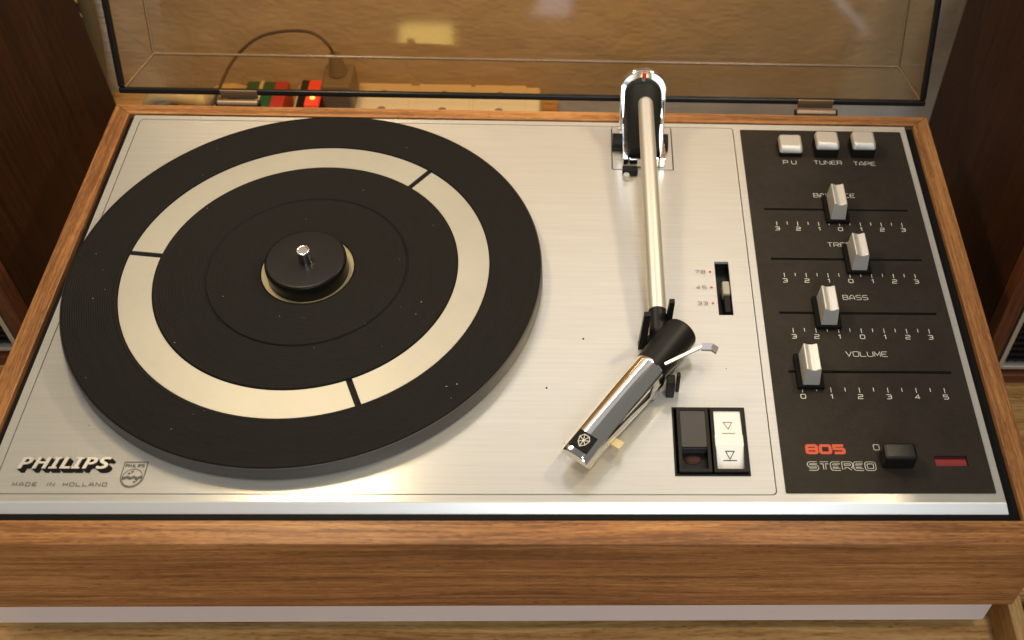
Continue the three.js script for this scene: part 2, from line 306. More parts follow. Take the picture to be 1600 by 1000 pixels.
// ---------------------------------------------------------------- loudspeakers
function speaker(label, side) {
  const t = thing('loudspeaker', label, 'loudspeaker', [side > 0 ? 0.312 : -0.325, TABLE, side > 0 ? -0.232 : -0.242], 'loudspeakers flanking the record player');
  const X = (a, b) => side > 0 ? [a, b] : [-b, -a], H = 0.46, D = 0.22, W = 0.26;
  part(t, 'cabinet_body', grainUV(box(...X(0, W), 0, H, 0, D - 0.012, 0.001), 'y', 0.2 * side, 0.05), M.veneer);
  const f = sub(t, 'front_frame');
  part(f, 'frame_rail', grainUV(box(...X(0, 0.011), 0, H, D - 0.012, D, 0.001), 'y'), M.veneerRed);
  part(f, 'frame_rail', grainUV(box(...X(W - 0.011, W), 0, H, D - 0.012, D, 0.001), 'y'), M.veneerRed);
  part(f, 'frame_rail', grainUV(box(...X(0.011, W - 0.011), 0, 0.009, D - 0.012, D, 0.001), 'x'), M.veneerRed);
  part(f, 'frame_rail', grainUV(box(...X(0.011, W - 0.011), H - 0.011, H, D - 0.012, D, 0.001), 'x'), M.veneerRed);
  part(t, 'grille_trim', [box(...X(0.0145, 0.018), 0.012, H - 0.014, D - 0.010, D - 0.003, 0.0005), box(...X(0.018, W - 0.015), 0.012, 0.0155, D - 0.010, D - 0.003, 0.0005)], M.steel);
  const bars = [];
  for (let x = 0.021; x < W - 0.014; x += 0.0062) bars.push(box(...X(x, x + 0.0012), 0.016, H - 0.014, D - 0.0085, D - 0.0065, 0));
  for (let y = 0.019; y < H - 0.014; y += 0.0062) bars.push(box(...X(0.018, W - 0.015), y, y + 0.0022, D - 0.0078, D - 0.0048, 0));
  tag(part(t, 'grille', bars, M.black), null, null, null, 'stuff');
  return t;
}
speaker('dark brown wooden loudspeaker standing left of the record player, beside the platter', -1);
speaker('dark brown wooden loudspeaker standing right of the record player, beside the control panel', 1);

// ---------------------------------------------------------------- power strip and clutter behind
{
  const t = thing('power_strip', 'cream power strip with sockets and a lit red switch behind the record player', 'power strip', [-0.09, TABLE + 0.013, -0.245]);
  part(t, 'strip_body', box(-0.098, 0.094, -0.013, 0.038, -0.022, 0.024, 0.003), M.strip);
  const sw = part(t, 'switch_housing', box(-0.094, -0.069, 0.0384, 0.043, -0.019, 0.021, 0.001), M.black);
  part(sw, 'red_switch', box(-0.0865, -0.0755, 0.0434, 0.047, -0.014, 0.0165, 0.001), M.litRed);
  part(sw, 'switch_lamp', new THREE.SphereGeometry(0.0022, 14, 10).translate(-0.081, 0.0465, 0.008), M.glow);
  const l = new THREE.PointLight(lin(1, 0.25, 0.06), 0.00025); l.position.set(-0.081, 0.0495, 0.008); t.add(l);
  for (const x of [-0.029, 0.018, 0.062]) {
    const s = part(t, 'socket', [box(x - 0.0205, x + 0.0205, 0.0382, 0.0390, -0.021, 0.023, 0.0003)], M.strip);
    part(s, 'socket_hole', cyl([x, 0.0385, 0.011], [x, 0.0394, 0.011], 0.0034), M.greyPlastic);
    part(s, 'socket_hole', cyl([x, 0.0385, -0.009], [x, 0.0394, -0.009], 0.0034), M.greyPlastic);
  }
}
{
  const t = thing('plug', 'brownish grey plug with a dark cord standing in the power strip', 'plug', [-0.150, TABLE + 0.0515, -0.245]);
  part(t, 'plug_body', [box(-0.0115, 0.0115, 0, 0.026, -0.014, 0.016, 0.003), cyl([0, 0.026, 0], [0, 0.042, -0.003], 0.007, 0.0045, 20)], M.greyPlastic);
  part(t, 'plug_cord', tube([[0, 0.040, -0.003], [-0.005, 0.049, -0.006], [-0.016, 0.054, -0.012], [-0.038, 0.051, -0.018], [-0.062, 0.042, -0.02], [-0.082, 0.026, -0.012], [-0.102, -0.004, 0.012], [-0.125, -0.030, 0.03], [-0.15, -0.036, 0.03]], 0.0012, 80), M.cable);
}
{
  const t = thing('striped_box', 'small green and red striped box beside the power strip', 'box', [-0.2135, TABLE + 0.013, -0.245]);
  part(t, 'box_body', box(-0.0135, 0.0185, -0.013, 0.040, -0.02, 0.022, 0.001), M.green);
  part(t, 'red_stripe', box(0.0085, 0.0187, -0.0125, 0.0404, -0.0202, 0.0222, 0.0008), M.cardRed);
  part(t, 'cream_stripe', box(-0.0035, -0.0005, -0.0125, 0.0404, -0.0202, 0.0222, 0.0004), M.strip);
}
tag(part(null, 'cord', tube([[-0.345, TABLE + 0.004, -0.245], [-0.330, -0.096, -0.245], [-0.312, -0.090, -0.245], [-0.294, -0.084, -0.250], [-0.276, -0.086, -0.262], [-0.258, -0.095, -0.28], [-0.245, TABLE + 0.005, -0.295]], 0.0034, 60), M.greyCable), 'thick blue-grey cord looping behind the back left corner of the record player', 'cord');
tag(part(null, 'cord', tube([[-0.322, TABLE + 0.005, -0.275], [-0.304, -0.088, -0.262], [-0.284, -0.080, -0.256], [-0.264, -0.088, -0.262], [-0.247, -0.078, -0.262], [-0.236, -0.090, -0.275], [-0.232, TABLE + 0.004, -0.29]], 0.0058, 70), M.cream), 'cream cord lying between the blue-grey cord and the striped box', 'cord');
{
  const t = thing('beaded_cord', 'olive braided cord with gold beads hanging along the wall beside the left speaker', 'cord', [-0.352, TABLE, -0.295]);
  part(t, 'braid', tube([[-0.008, 0, 0.03], [-0.004, 0.03, 0.008], [0.003, 0.08, 0], [0.010, 0.16, 0], [0.018, 0.3, 0]], 0.0065, 40), M.braid);
  for (let i = 0; i < 20; i++) part(t, 'bead', new THREE.SphereGeometry(0.0028, 10, 8).translate(-0.004 + i * 0.0007, 0.012 + i * 0.0135, 0.004), M.gold);
}
// wooden framed grille lying at the front right corner
{
  const t = thing('grille_frame', 'wooden framed dark grille lying beside the front right corner of the record player', 'grille', [0.2835, TABLE, 0.155]);
  part(t, 'frame_rail', grainUV(box(0, 0.0085, 0, 0.033, 0, 0.2, 0.0008), 'z', 0.1, 0.02), M.oak);
  part(t, 'frame_rail', grainUV(box(0.0085, 0.2, 0, 0.033, 0, 0.0085, 0.0008), 'x', 0.3, 0.05), M.oak);
  part(t, 'backing', box(0.0085, 0.2, 0, 0.016, 0.0085, 0.2, 0), M.matte);
  for (let i = 0; i < 12; i++) part(t, 'slat', box(0.0095, 0.2, 0.020, 0.0275, 0.014 + i * 0.012, 0.019 + i * 0.012, 0.0006), M.black);
}

// ---------------------------------------------------------------- the record player
const rp = thing('record_player', 'vintage record player in a brown wooden case with its amber lid raised', 'record player', [0, 0, 0]);
const Y0 = -0.001, WB = -0.07, XO = 0.2775, XI = 0.2663, ZB = -0.1515, ZBI = -0.1424, ZF = 0.179, ZFI = 0.1655;
for (const [pts, ax, du] of [
  [[[-XO, ZF], [-XI, ZFI], [XI, ZFI], [XO, ZF]], 'x', 0], [[[-XO, ZB], [XO, ZB], [XI, ZBI], [-XI, ZBI]], 'x', 0.21],
  [[[-XO, ZB], [-XI, ZBI], [-XI, ZFI], [-XO, ZF]], 'z', 0.1], [[[XO, ZB], [XO, ZF], [XI, ZFI], [XI, ZBI]], 'z', 0.33]])
  part(rp, 'case_panel', grainUV(slab(poly(pts), WB, Y0, 0.0006), ax, du, du * 0.7), M.teak);
part(rp, 'case_base', box(-0.262, 0.262, -0.104, WB - 0.0005, -0.14, 0.160, 0.001), M.matte);
part(rp, 'base_trim', box(-0.2850, 0.2725, -0.1045, WB - 0.0005, 0.1635, 0.172, 0.0006), M.trim);
for (const [x, z] of [[-0.24, -0.12], [0.24, -0.12], [-0.24, 0.14], [0.24, 0.14]]) part(rp, 'foot', cyl([x, TABLE, z], [x, -0.1042, z], 0.012), M.black);
{
  const s = poly(rect(-XI - 0.0, XI + 0.0, ZBI, ZFI)); s.holes.push(hole(rect(-0.2585, 0.2565, -0.1385, 0.153)));
  part(rp, 'gasket', slab(s, -0.012, -0.0045, 0.0004), M.matte);
  part(rp, 'deck_bed', box(-0.262, 0.26, -0.016, -0.0125, -0.141, 0.158, 0), M.matte);
}

// deck plate: outer rim, inlaid sheet with a fine gap, rounded edge
const GX0 = -0.2566, GX1 = 0.1400, GZ0 = -0.1353, GZ1 = 0.1512;
const ARM = [0.0571, 0.0980, -0.1393, -0.0924], SLOT = [0.1187, 0.1274, -0.0117, 0.0307], ROCK = [0.0878, 0.1277, 0.0967, 0.1401];
const PAN = [0.1448, 0.2550, -0.1332, 0.1503];
const plate = sub(rp, 'deck_plate');
{
  const s = poly(rect(-0.2613, 0.2590, -0.1393, 0.1555));
  s.holes.push(hole(rrect(GX0 - 0.0003, GX1 + 0.0003, GZ0 - 0.0003, GZ1 + 0.0003, 0.0025)), hole(rect(PAN[0] + 0.002, PAN[1] - 0.002, PAN[2] + 0.002, PAN[3] - 0.002)));
  part(plate, 'plate_rim', slab(s, -0.002, 0), M.plate);
  const q = poly(rrect(GX0 + 0.0003, GX1 - 0.0003, GZ0 + 0.0003, GZ1 - 0.0003, 0.0022));
  q.holes.push(hole(rrect(ARM[0], ARM[1], ARM[2] + 0.0045, ARM[3], 0.0012)), hole(rect(...SLOT)), hole(rect(...ROCK)));
  part(plate, 'plate_inlay', slab(q, -0.002, 0), M.plate);
  // rounded-over edge along left, front and right
  const prof = [[0, 0], [0.0006, -0.0002], [0.0045, -0.0042], [0.0047, -0.0046], [0.0047, -0.0075]], path = (o) => [[-0.2613 - o * 0.06, -0.1393], [-0.2613 - o * 0.06, 0.1555 + o], [0.2590 + o * 0.35, 0.1555 + o], [0.2590 + o * 0.35, -0.1393]];
  const pos = [];
  for (let i = 0; i + 1 < prof.length; i++) {
    const a = path(prof[i][0]), b = path(prof[i + 1][0]), ya = prof[i][1], yb = prof[i + 1][1];
    for (let k = 0; k < 3; k++) { const A = [a[k][0], ya, a[k][1]], B = [a[k + 1][0], ya, a[k + 1][1]], C = [b[k][0], yb, b[k][1]], D = [b[k + 1][0], yb, b[k + 1][1]]; pos.push(...A, ...C, ...B, ...B, ...C, ...D); }
  }
  const g = new THREE.BufferGeometry(); g.setAttribute('position', new THREE.Float32BufferAttribute(pos, 3)); g.computeVertexNormals(); g.setAttribute('uv', new THREE.BufferAttribute(new Float32Array(pos.length / 3 * 2), 2));
  part(plate, 'plate_edge', g, M.plateEdge);
}

// brand badge and printing on the deck
{
  const b = sub(rp, 'brand_badge');
  const word = (y, d) => { const g = new TextGeometry('PHILIPS', { font, size: 1, depth: d, curveSegments: 6, bevelEnabled: false }); g.computeBoundingBox(); const B = g.boundingBox, w = B.max.x - B.min.x, h = B.max.y - B.min.y; g.translate(-B.min.x, -B.min.y, 0).scale(0.0445 / w, 0.0070 / h, 1); g.applyMatrix4(new THREE.Matrix4().makeShear(0, 0, 0.22, 0, 0, 0)); return g; };
  const flat = (dx, dz, y, d) => { const g = word(0, d); return g.rotateX(-Math.PI / 2).translate(-0.2477 + dx, y, 0.1373 + dz); };
  const back = []; for (let i = 0; i < 7; i++) back.push(flat(0.00036 * i, 0.00030 * i, 0.0001 + 0.00001 * (7 - i), 0.0004 - 0.00002 * i));
  part(b, 'badge_shadow_letters', back, M.printBlack, 'black block letters behind the pale ones');
  part(b, 'badge_letters', flat(-0.0002, -0.0002, 0.0006, 0.0006), M.keycap);
  part(rp, 'deck_lettering', write('MADE IN HOLLAND', -0.2474, 0.1468, 0.0003, 0.0019, 0.0021, 0.00325, 0.00032), M.printGrey);
  // shield with waves and stars
  const e = sub(rp, 'emblem'), cx = -0.1893, zt = 0.1326, out = [];
  const sh = [[cx - 0.0058, zt], [cx + 0.0058, zt], [cx + 0.0058, zt + 0.0085]]; for (let i = 1; i < 12; i++) { const a = Math.PI * i / 12; sh.push([cx + 0.0058 * Math.cos(a), zt + 0.0085 + 0.0064 * Math.sin(a)]); } sh.push([cx - 0.0058, zt + 0.0085]);
  out.push(ribbon(sh, 0.0004, 0.0003, true));
  const c = []; for (let i = 0; i < 28; i++) { const a = 2 * Math.PI * i / 28; c.push([cx + 0.0050 * Math.cos(a), zt + 0.0092 + 0.0050 * Math.sin(a)]); } out.push(ribbon(c, 0.0003, 0.0003, true));
  for (const k of [-0.0005, 0.0001, 0.0007]) { const w = []; for (let i = 0; i <= 24; i++) w.push([cx - 0.0049 + 0.0098 * i / 24, zt + 0.0092 + k + 0.00035 * Math.sin(i / 24 * Math.PI * 6)]); out.push(ribbon(w, 0.00036, 0.00031)); }
  for (const [sx, sz] of [[-0.0021, 0.0068], [-0.0006, 0.0058], [0.0017, 0.0118], [0.0026, 0.0106]]) out.push(ribbon([[cx + sx - 0.0008, zt + sz], [cx + sx + 0.0008, zt + sz]], 0.00035, 0.00032), ribbon([[cx + sx, zt + sz - 0.0008], [cx + sx, zt + sz + 0.0008]], 0.00035, 0.00033));
  part(e, 'shield_lines', out, M.printGrey);
  part(e, 'shield_lettering', write('PHILIPS', cx - 0.0048, zt + 0.0030, 0.0003, 0.0017, 0.0010, 0.00152, 0.00036), M.printGrey);
}
part(rp, 'speed_lettering', [write('78', 0.1066, -0.0018, 0.0003, 0.0024, 0.0024, 0.0036, 0.0003), write('45', 0.1066, 0.0107, 0.0003, 0.0024, 0.0024, 0.0036, 0.0003), write('33', 0.1066, 0.0232, 0.0003, 0.0024, 0.0024, 0.0036, 0.0003)], M.printGrey);
for (const z of [-0.0031, 0.0094, 0.0219]) part(rp, 'speed_dot', new THREE.CircleGeometry(0.0008, 16).rotateX(-Math.PI / 2).translate(0.1157, 0.0003, z), M.red);
{ // speed lever in its well
  const t = sub(rp, 'speed_selector'), [x0, x1, z0, z1] = SLOT;
  part(t, 'well', [box(x0 - 0.001, x1 + 0.001, -0.010, -0.0085, z0 - 0.001, z1 + 0.001, 0), box(x0 - 0.0008, x0 - 0.0001, -0.0085, -0.0003, z0, z1, 0), box(x1 + 0.0001, x1 + 0.0008, -0.0085, -0.0003, z0, z1, 0), box(x0, x1, -0.0085, -0.0003, z0 - 0.0008, z0 - 0.0001, 0), box(x0, x1, -0.0085, -0.0003, z1 + 0.0001, z1 + 0.0008, 0)], M.gloss);
  part(t, 'lever', box(x0 + 0.0040, x1 - 0.0008, -0.006, -0.0006, 0.0148, 0.0275, 0.0008), M.black);
  part(t, 'lever_cap', box(x0 + 0.0036, x1 - 0.0006, -0.006, 0.0006, 0.0042, 0.0146, 0.0011), M.leverCap);
}
{ // cueing rocker and stop key in one well
  const t = sub(rp, 'cue_switch'), [x0, x1, z0, z1] = ROCK;
  part(t, 'well', [box(x0 - 0.001, x1 + 0.001, -0.010, -0.0085, z0 - 0.001, z1 + 0.001, 0), box(x0 + 0.0001, x0 + 0.0009, -0.0085, 0.0005, z0 + 0.0001, z1 - 0.0001, 0), box(x1 - 0.0009, x1 - 0.0001, -0.0085, 0.0005, z0 + 0.0001, z1 - 0.0001, 0), box(x0 + 0.0009, x1 - 0.0009, -0.0085, 0.0005, z0 + 0.0001, z0 + 0.0009, 0), box(x0 + 0.0009, x1 - 0.0009, -0.0085, 0.0005, z1 - 0.0009, z1 - 0.0001, 0)], M.black);
  const frame = (a, b, c, d, w, y0, y1) => { const s = poly(rect(a, b, c, d)); s.holes.push(hole(rect(a + w, b - w, c + w, d - w))); return slab(s, y0, y1, 0.0003); };
  part(t, 'key_frame', frame(x0 + 0.0024, x0 + 0.0196, z0 + 0.0014, z1 - 0.0014, 0.0015, -0.008, 0.0022), M.black);
  part(t, 'key_frame', frame(x0 + 0.0206, x1 - 0.0011, z0 + 0.0014, z1 - 0.0014, 0.0015, -0.008, 0.0022), M.black);
  part(t, 'smoked_key', box(x0 + 0.0041, x0 + 0.0179, 0.0002, 0.0019, z0 + 0.0031, z0 + 0.0264, 0.0005), M.smoke);
  part(t, 'key_bed', [box(x0 + 0.0040, x0 + 0.0180, -0.0075, 0.0001, z0 + 0.0030, z0 + 0.0265, 0.0004)], M.keyBed);
  part(t, 'lamp_lens', new THREE.SphereGeometry(0.0046, 20, 10, 0, 2 * Math.PI, 0, Math.PI / 2).scale(1.0, 0.18, 0.7).translate(x0 + 0.0103, -0.0042, z0 + 0.0308), phy({ color: lin(0.038, 0.014, 0.010), roughness: 0.6, specularIntensity: 0.4 }), 'dark red lens below the smoked key');
  part(t, 'key_floor', box(x0 + 0.0040, x0 + 0.0180, -0.0075, -0.0042, z0 + 0.0266, z1 - 0.0032, 0.0003), M.gloss);
  // white rocker: a shallow ridge, front half dropping away
  const a = x0 + 0.0222, b = x1 - 0.0027, zA = z0 + 0.003, zC = z0 + 0.0256, zB = z1 - 0.003;
  const sec = (x) => [[x, -0.008, zA], [x, 0.0012, zA], [x, 0.0026, zC], [x, -0.0046, zB], [x, -0.008, zB]];
  const g = loft([sec(a), sec(b)]).toNonIndexed(); g.computeVertexNormals();
  part(t, 'rocker', g, M.white);
  const up = (z) => z < zC ? 0.0012 + 0.0014 * (z - zA) / (zC - zA) : 0.0026 - 0.0072 * (z - zC) / (zB - zC), cx = (a + b) / 2;
  const drape = (gg) => { const p = gg.attributes.position; for (let i = 0; i < p.count; i++) p.setY(i, up(p.getZ(i)) + 0.0002); return gg; };
  part(t, 'rocker_symbol', [drape(ribbon([[cx - 0.0023, zA + 0.0078], [cx + 0.0023, zA + 0.0078], [cx, zA + 0.0125]], 0.0003, 0, true)), drape(ribbon([[cx - 0.0036, zA + 0.0152], [cx + 0.0036, zA + 0.0152]], 0.0003, 0))], M.printBlack);
  part(t, 'rocker_symbol', [drape(ribbon([[cx - 0.0023, zC + 0.0032], [cx + 0.0023, zC + 0.0032], [cx, zC + 0.0070]], 0.0004, 0, true)), drape(ribbon([[cx - 0.0036, zC + 0.0076], [cx + 0.0036, zC + 0.0076]], 0.0004, 0))], M.printBlack);
}

// ---------------------------------------------------------------- platter
const PX = -0.1208, PZ = 0.0080;
const platter = sub(rp, 'platter');
{
  const prof = [[0.0262, 0.0095], [0.0264, 0.0112], [0.0272, 0.0119]];
  const ribs = (a, b, n) => { for (let i = 0; i <= n; i++) { const r = a + (b - a) * i / n; prof.push([r - 0.00030, 0.01172], [r, 0.012], [r + 0.00030, 0.01172]); } };
  ribs(0.0282, 0.0560, 22); prof.push([0.0565, 0.0122], [0.0567, 0.0112], [0.0577, 0.0112], [0.0579, 0.0122]);
  ribs(0.0588, 0.0845, 21); prof.push([0.0849, 0.0121], [0.0858, 0.0121], [0.0863, 0.0117], [0.0864, 0.0103], [0.1051, 0.0103], [0.1052, 0.0117], [0.1057, 0.0121], [0.1068, 0.0121], [0.1070, 0.0119]);
  ribs(0.1076, 0.1334, 21); prof.push([0.1344, 0.0119], [0.1350, 0.0116], [0.1351, 0.0112], [0.1351, 0.0100]);
  part(platter, 'rubber_mat', ring(PX, PZ, prof, 200), M.rubber);
  part(platter, 'platter_rim', ring(PX, PZ, [[0.1348, 0.0110], [0.1354, 0.0110], [0.1358, 0.0106], [0.1359, 0.0018], [0.1353, 0.0012], [0.02, 0.0012]], 200), M.rim);
  const cuts = [-173.6, -53.6, 66.4].map((d) => d * Math.PI / 180);
  cuts.forEach((a0, i) => {
    const a1 = cuts[(i + 1) % 3] + (i === 2 ? 2 * Math.PI : 0), gap = (r) => 0.0017 / r, s = [];
    for (let k = 0; k <= 48; k++) { const a = a0 + gap(0.105) + (a1 - a0 - 2 * gap(0.105)) * k / 48; s.push([0.1048 * Math.cos(a), 0.1048 * Math.sin(a)]); }
    for (let k = 48; k >= 0; k--) { const a = a0 + gap(0.0866) + (a1 - a0 - 2 * gap(0.0866)) * k / 48; s.push([0.0867 * Math.cos(a), 0.0867 * Math.sin(a)]); }
    part(platter, 'ring_segment', slab(poly(s), 0.0104, 0.0112, 0.0001).translate(PX, 0, PZ), M.ringMetal);
  });
  part(platter, 'well_ring', ring(PX, PZ, [[0.0225, 0.0085], [0.0236, 0.0094], [0.0255, 0.0104], [0.0263, 0.0115]], 96), M.wellMetal);
  part(platter, 'centre_cap', ring(PX, PZ, [[0.0231, 0.0080], [0.0232, 0.0176], [0.0231, 0.0191], [0.0226, 0.0201], [0.0214, 0.0205], [0.0040, 0.0203], [0.0036, 0.0199]], 96), M.cap);
  part(platter, 'spindle', ring(PX, PZ, [[0.0037, 0.0190], [0.0037, 0.0262], [0.0039, 0.0266], [0.0039, 0.0272], [0.0035, 0.0278], [0.0028, 0.0279], [0.0027, 0.0272], [0.0001, 0.0272]], 32), M.chrome);
  part(platter, 'spindle_core', ring(PX, PZ, [[0.0027, 0.0273], [0.0001, 0.0274]], 24), M.greyPlastic);
  const r = rng(77), dust = [];
  for (let i = 0; i < 42; i++) { const a = r() * 6.283, q = Math.sqrt(r()) * 0.107 + 0.027, s = 0.00016 + 0.00022 * r() ** 3; if (q > 0.085 && q < 0.107) continue; dust.push(new THREE.IcosahedronGeometry(s, 0).scale(1 + r(), 0.6, 1).translate(PX + q * Math.cos(a), 0.01215, PZ + q * Math.sin(a))); }
  tag(part(platter, 'dust_specks', dust, M.dust), null, null, null, 'stuff');
}
tag(part(rp, 'deck_specks', [[0.0395, 0.0493], [0.0195, 0.084], [-0.08, -0.12], [0.03, 0.12], [0.12, 0.07], [-0.22, 0.11]].map(([x, z], i) => new THREE.IcosahedronGeometry(i < 2 ? 0.00055 : 0.00025, 1).translate(x, 0.0001, z)), M.matte), null, null, null, 'stuff');

// ---------------------------------------------------------------- control panel
const PT = 0.0008, TY = PT + 0.0002;
const cp = sub(rp, 'control_panel');
const SLIDERS = [[-0.0569, 0.1536, 0.2464, 0.1995], [-0.0139, 0.1536, 0.2473, 0.2064], [0.0291, 0.1541, 0.2479, 0.1820], [0.0722, 0.1546, 0.2476, 0.1661]];
{
  const s = poly(rrect(...PAN, 0.0006, 2));
  for (const [z, a, b] of SLIDERS) s.holes.push(hole(rect(a, b, z - 0.0011, z + 0.0011)));
  s.holes.push(hole(rect(0.2262, 0.2442, 0.1275, 0.1342)));
  part(cp, 'panel_face', slab(s, -0.0008, PT, 0.0002), M.panel);
  for (const [z, a, b] of SLIDERS) part(cp, 'slider_track', box(a - 0.001, b + 0.001, -0.006, -0.004, z - 0.003, z + 0.003, 0), M.gloss);
  const H = 0.0034, cw = 0.0030, st = 0.00037, p = (t, x, z, pitch = 0.00395, w = cw) => part(cp, 'panel_lettering', write(t, x, z, TY, H, w, pitch, st), M.print);
  part(cp, 'panel_lettering', [write('P', 0.1710, -0.0992, TY, H, cw, 0.004, st), write('U', 0.1765, -0.0992, TY, H, cw, 0.004, st)], M.print);
  p('TUNER', 0.1914, -0.0994, 0.0039); p('TAPE', 0.2179, -0.0988, 0.0038);
  p('BALANCE', 0.1872, -0.0681); p('TREBLE', 0.1903, -0.0244); p('BASS', 0.1937, 0.0187); p('VOLUME', 0.1893, 0.0613, 0.0041, 0.0032);
  const scale = (zTick, x0, x1, n, digits, zNum) => {
    const out = [];
    for (let i = 0; i < n; i++) { const x = x0 + (x1 - x0) * i / (n - 1), h = i % 2 ? 0.0026 : 0.0034; out.push(ribbon([[x, zTick - 0.0017], [x, zTick - 0.0017 + h]], 0.00042, TY)); if (i % 2 === 0) out.push(write(digits[i / 2], x - 0.0013, zNum, TY, 0.0028, 0.0026, 0.003, 0.00045)); }
    part(cp, 'panel_scale', out, M.print);
  };
  scale(-0.0440, 0.1605, 0.2402, 13, '3210123', -0.0382); scale(-0.0005, 0.1605, 0.2404, 13, '3210123', 0.0053);
  scale(0.0425, 0.1609, 0.2406, 13, '3210123', 0.0484); scale(0.0850, 0.1611, 0.2409, 11, '012345', 0.0908);
  part(cp, 'model_number', write('805', 0.1588, 0.1262, TY, 0.0046, 0.0052, 0.0073, 0.0017, { r: 0.2 }), M.orange, 'heavy orange model number');
  const outl = sub(cp, 'stereo_lettering');
  part(outl, 'letter_outline', write('STEREO', 0.1585, 0.1364, TY, 0.0040, 0.0045, 0.0061, 0.0016, { r: 0.25 }), M.print);
  part(outl, 'letter_core', write('STEREO', 0.1585, 0.1364, TY + 0.0001, 0.0040, 0.0045, 0.0061, 0.0009, { r: 0.25 }), M.panel);
  p('O', 0.1948, 0.1243);
  const il = sub(cp, 'indicator_light');
  part(il, 'lens', box(0.2260, 0.2444, -0.003, -0.0012, 0.1273, 0.1344, 0), M.redGlass);
  part(il, 'lens_bar', box(0.2268, 0.2436, -0.0012, -0.0002, 0.1292, 0.1338, 0.0003), M.redInner);
}
function keyButton(cx, front, h) {
  const t = sub(rp, 'push_button'), w = 0.0156, b = front - 0.0148, H = h;
  part(t, 'key_stem', box(cx - w / 2, cx + w / 2, 0, H - 0.004, b, front, 0.0008), M.black);
  const sec = (y, k) => rrect(cx - w / 2 + k, cx + w / 2 - k, b + k, front - k, 0.0016).map(([x, z]) => [x, y, z]);
  const secF = (y, k, f) => rrect(cx - w / 2 + k, cx + w / 2 - k, b + k, front - f, 0.0016).map(([x, z]) => [x, y, z]);
  part(t, 'key_cap', loft([secF(H - 0.0041, 0.0001, 0.0001), secF(H - 0.0030, 0.0001, 0.0002), secF(H - 0.0007, 0.0006, 0.0016), secF(H - 0.0002, 0.0011, 0.0022), secF(H, 0.0018, 0.0029)].map((s) => s.slice().reverse())), M.keycap);
}
keyButton(0.1764, -0.1062, 0.0085); keyButton(0.2003, -0.1058, 0.0122); keyButton(0.2248, -0.1062, 0.0122);
for (const [z, , , x] of SLIDERS) {
  const t = sub(rp, 'slider_knob'), zc = z + 0.0005, hw = 0.0047, hl = 0.0108, top = 0.0125;
  part(t, 'knob_base', box(x - 0.0076, x + 0.0074, PT + 0.0001, 0.0036, zc - 0.0114, zc + 0.0122, 0.0005), M.matte);
  const s = new THREE.Shape(); s.moveTo(-hw, 0); s.lineTo(hw, 0); s.lineTo(0.0041, top - 0.0008); s.quadraticCurveTo(0.0040, top, 0.0033, top); s.lineTo(0.0028, top - 0.0002); s.quadraticCurveTo(0, top - 0.0022, -0.0028, top - 0.0002); s.lineTo(-0.0033, top); s.quadraticCurveTo(-0.0040, top, -0.0041, top - 0.0008); s.closePath();
  const g = new THREE.ExtrudeGeometry(s, { depth: 2 * hl - 0.0008, bevelEnabled: true, bevelSize: 0.0003, bevelThickness: 0.0004, bevelOffset: -0.0003, bevelSegments: 2, curveSegments: 8 }).translate(0, 0, -hl + 0.0004), p = g.attributes.position;
  for (let i = 0; i < p.count; i++) p.setZ(i, p.getZ(i) * (1 - 0.17 * p.getY(i) / top));
  g.computeVertexNormals();
  part(t, 'knob_cap', g.translate(x - 0.0002, 0.0033, zc), M.satin);
}
part(rp, 'power_button', box(0.1968, 0.2143, PT, 0.0115, 0.1262, 0.1362, 0.0016), M.gloss);

